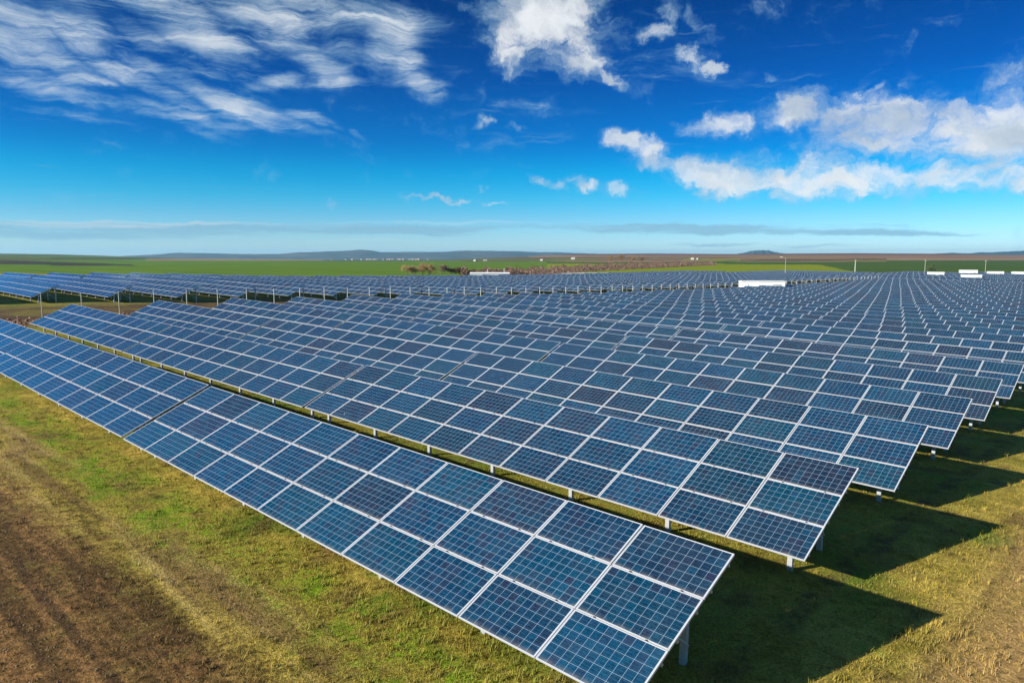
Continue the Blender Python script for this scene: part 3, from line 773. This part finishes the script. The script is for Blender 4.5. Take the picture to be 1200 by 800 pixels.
ROOFT = simple("tiled_roof", (.30, .16, .11), .8, 0, .15, .3)
def house(px, dep, w, h, label, group, roof=ROOFT):
    p = spot(px, dep); t = empty("house", p, (0, 0, random.uniform(-.5, .9))); tag(t, label, "house", group)
    b = MB(); b.box(-w/2, w/2, -w*.32, w*.32, -2, h); b.build("wall", RENDER, t)
    r = MB(); e = .4; y = w*.32+e; x = w/2+e
    r.quad([(-x, -y, h), (x, -y, h), (x, 0, h+w*.22), (-x, 0, h+w*.22)]); r.quad([(-x, 0, h+w*.22), (x, 0, h+w*.22), (x, y, h), (-x, y, h)])
    r.quad([(-x, -y, h-.05), (-x, y, h-.05), (x, y, h-.05), (x, -y, h-.05)]); r.quad([(-x, -y, h), (-x, 0, h+w*.22), (-x, y, h)]); r.quad([(x, -y, h), (x, y, h), (x, 0, h+w*.22)])
    r.build("roof", roof, t)
for px, dep, w, h, lab in [(557, 1500, 7, 2.2, "left of two small white farm buildings on the far slope"), (568.5, 1500, 7.5, 2.2, "right of two small white farm buildings on the far slope"), (635, 1450, 6, 2, "white farmhouse alone above the brown scrub belt"), (672, 1450, 8, 2.2, "white farmhouse at the far field edge, right above the scrub belt"), (812, 1300, 6, 2.2, "pale barn beside the far yellow strip, left one"), (818, 1310, 5, 2., "pale barn beside the far yellow strip, right one")]:
    house(px, dep, w, h, lab, "farm buildings on the far fields", OLDROOF)
for k in range(34):
    px = random.choice([random.uniform(385, 505), random.uniform(430, 480)])
    house(px, random.uniform(3900, 4700), random.uniform(8, 13), random.uniform(3, 5), "tiny pale house of the far town below the blue hills", "houses of the far town below the hills")

# ------------------------------------------------------------------ near turf: tufts and clods
def tufts():
    n = 95000
    # more of them close to the camera
    a = rng.uniform(-R(40), R(40), n*3); r = 5.5 + 36*rng.random(n*3)**1.15
    x = CAM.x+np.sin(a+AZ)*r; y = CAM.y+np.cos(a+AZ)*r
    dirt = ((y < -3.3+rng.normal(0, .8, len(x))) & (x < 3)) | (x > 2.6+rng.normal(0, .8, len(x)))
    keep = ~dirt | (rng.random(len(x)) < .15)
    x, y, r = x[keep][:n], y[keep][:n], r[keep][:n]; n = len(x)
    z = terrain(x, y)
    B = 5
    tall = np.ones(n); pick = (rng.random(n) < .22) & (np.sin(x*1.7+np.sin(y*2.3)*2)*np.sin(y*1.9+x*.6) > .15); tall[pick] = rng.uniform(1.6, 3.2, pick.sum())
    V = np.zeros((n, B, 3, 3)); th = rng.uniform(0, 2*np.pi, (n, B)); ln = rng.uniform(.35, 1.0, (n, B))*(rng.uniform(.022, .060, n)*tall)[:, None]; lean = rng.uniform(.25, 1.1, (n, B))*ln
    wv = rng.uniform(.003, .007, (n, B))
    bx = x[:, None]+rng.normal(0, .03, (n, B)); by = y[:, None]+rng.normal(0, .03, (n, B))
    cx, sx = np.cos(th), np.sin(th)
    V[:, :, 0] = np.stack([bx-sx*wv, by+cx*wv, np.broadcast_to(z[:, None]-.005, bx.shape)], -1)
    V[:, :, 1] = np.stack([bx+sx*wv, by-cx*wv, np.broadcast_to(z[:, None]-.005, bx.shape)], -1)
    V[:, :, 2] = np.stack([bx+cx*lean, by+sx*lean, z[:, None]+ln], -1)
    V = V.reshape(-1, 3)
    # standing clumps, thicker along the row edges and round the posts
    m = 6500; a2 = rng.uniform(-R(39), R(39), m*3); r2 = 6 + 30*rng.random(m*3)**1.2
    x2 = CAM.x+np.sin(a2+AZ)*r2; y2 = CAM.y+np.cos(a2+AZ)*r2
    edge = np.exp(-((np.mod(y2+1.0, PITCH)-1.0)/.9)**2)
    ok = (rng.random(m*3) < .25+.75*edge) & ~((y2 < -3.0) & (rng.random(m*3) < .85)) & (x2 < 3.0+rng.normal(0, .6, m*3))
    x2, y2 = x2[ok][:m], y2[ok][:m]; m = len(x2); K = 14
    z2 = terrain(x2, y2); th = rng.uniform(0, 2*np.pi, (m, K)); ln = rng.uniform(.4, 1.0, (m, K))*rng.uniform(.05, .15, m)[:, None]; lean = rng.uniform(.2, .9, (m, K))*ln
    wv = rng.uniform(.004, .009, (m, K)); bx = x2[:, None]+rng.normal(0, .035, (m, K)); by = y2[:, None]+rng.normal(0, .035, (m, K)); cx, sx = np.cos(th), np.sin(th)
    V2 = np.zeros((m, K, 3, 3)); zb = np.broadcast_to(z2[:, None]-.005, bx.shape)
    V2[:, :, 0] = np.stack([bx-sx*wv, by+cx*wv, zb], -1); V2[:, :, 1] = np.stack([bx+sx*wv, by-cx*wv, zb], -1); V2[:, :, 2] = np.stack([bx+cx*lean, by+sx*lean, z2[:, None]+ln], -1)
    V = np.concatenate([V, V2.reshape(-1, 3)]); nf = len(V)//3
    me = bpy.data.meshes.new("grass"); me.vertices.add(len(V)); me.vertices.foreach_set('co', V.ravel())
    me.loops.add(nf*3); me.loops.foreach_set('vertex_index', np.arange(nf*3))
    me.polygons.add(nf); me.polygons.foreach_set('loop_start', np.arange(nf)*3); me.polygons.foreach_set('loop_total', np.full(nf, 3))
    me.update(calc_edges=True)
    m, nt, b, g = new_mat("grass_blades")
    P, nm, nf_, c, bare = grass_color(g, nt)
    geo = nn(nt, 'ShaderNodeNewGeometry')
    c = g.mix(g.mr(geo.outputs['Random Per Island'], 0, 1, 0, .32), c, (.38, .31, .075))
    nt.links.new(c, b.inputs['Base Color']); b.inputs['Roughness'].default_value = .8; b.inputs['Specular IOR Level'].default_value = .2
    me.materials.append(m)
    o = link("grass", me); tag(o, "short dry and green grass covering the ground round the near rows", "grass", kind='stuff')
tufts()
def clods(name, label, n, spotf, smin, smax, mat):
    mb = MB()
    for _ in range(n):
        x, y = spotf(); s = random.uniform(smin, smax); z = gz(x, y)
        k = len(mb.v); pts = []
        for d in ((1,0,0),(0,1,0),(-1,0,0),(0,-1,0),(0,0,1),(0,0,-1)):
            q = Vector(d)*s*random.uniform(.5, 1.2); pts.append((x+q.x, y+q.y, z+s*.25+q.z*.7))
        mb.v += pts
        for f in ((0,1,4),(1,2,4),(2,3,4),(3,0,4),(1,0,5),(2,1,5),(3,2,5),(0,3,5)): mb.f.append(tuple(k+i for i in f)); mb.mi.append(0)
    o = mb.build(name, mat); tag(o, label, "clods", kind='stuff')
CLOD = leaf_mat("clod_earth", (.10, .062, .034), (.22, .15, .08)); REDCLOD = leaf_mat("red_clod", (.11, .050, .028), (.26, .14, .085))
clods("clods", "small clods and pale stones littering the earth track and grass", 3600, lambda: (random.uniform(-24, 3), random.gauss(-4.3, 1.2)), .006, .026, CLOD)
clods("rubble", "reddish earth clods heaped along the bare strip by the fence", 1500, lambda: (random.gauss(-63.5, 1.6), random.uniform(-4, 26)), .05, .20, REDCLOD)

# ------------------------------------------------------------------ haze over the whole landscape
def haze():
    mb = MB(); mb.box(-19000, 19000, -19000, 19000, -260, 130)
    m = bpy.data.materials.new("haze"); m.use_nodes = True; nt = m.node_tree
    for n in list(nt.nodes): nt.nodes.remove(n)
    o_ = nn(nt, 'ShaderNodeOutputMaterial'); v = nn(nt, 'ShaderNodeVolumePrincipled')
    v.inputs['Color'].default_value = (.32, .70, 1.0, 1); v.inputs['Density'].default_value = 4.6e-5; v.inputs['Anisotropy'].default_value = .2
    nt.links.new(v.outputs[0], o_.inputs['Volume'])
    o = mb.build("haze", m); tag(o, "thin blue haze over the far land", "haze", kind='stuff')
haze()
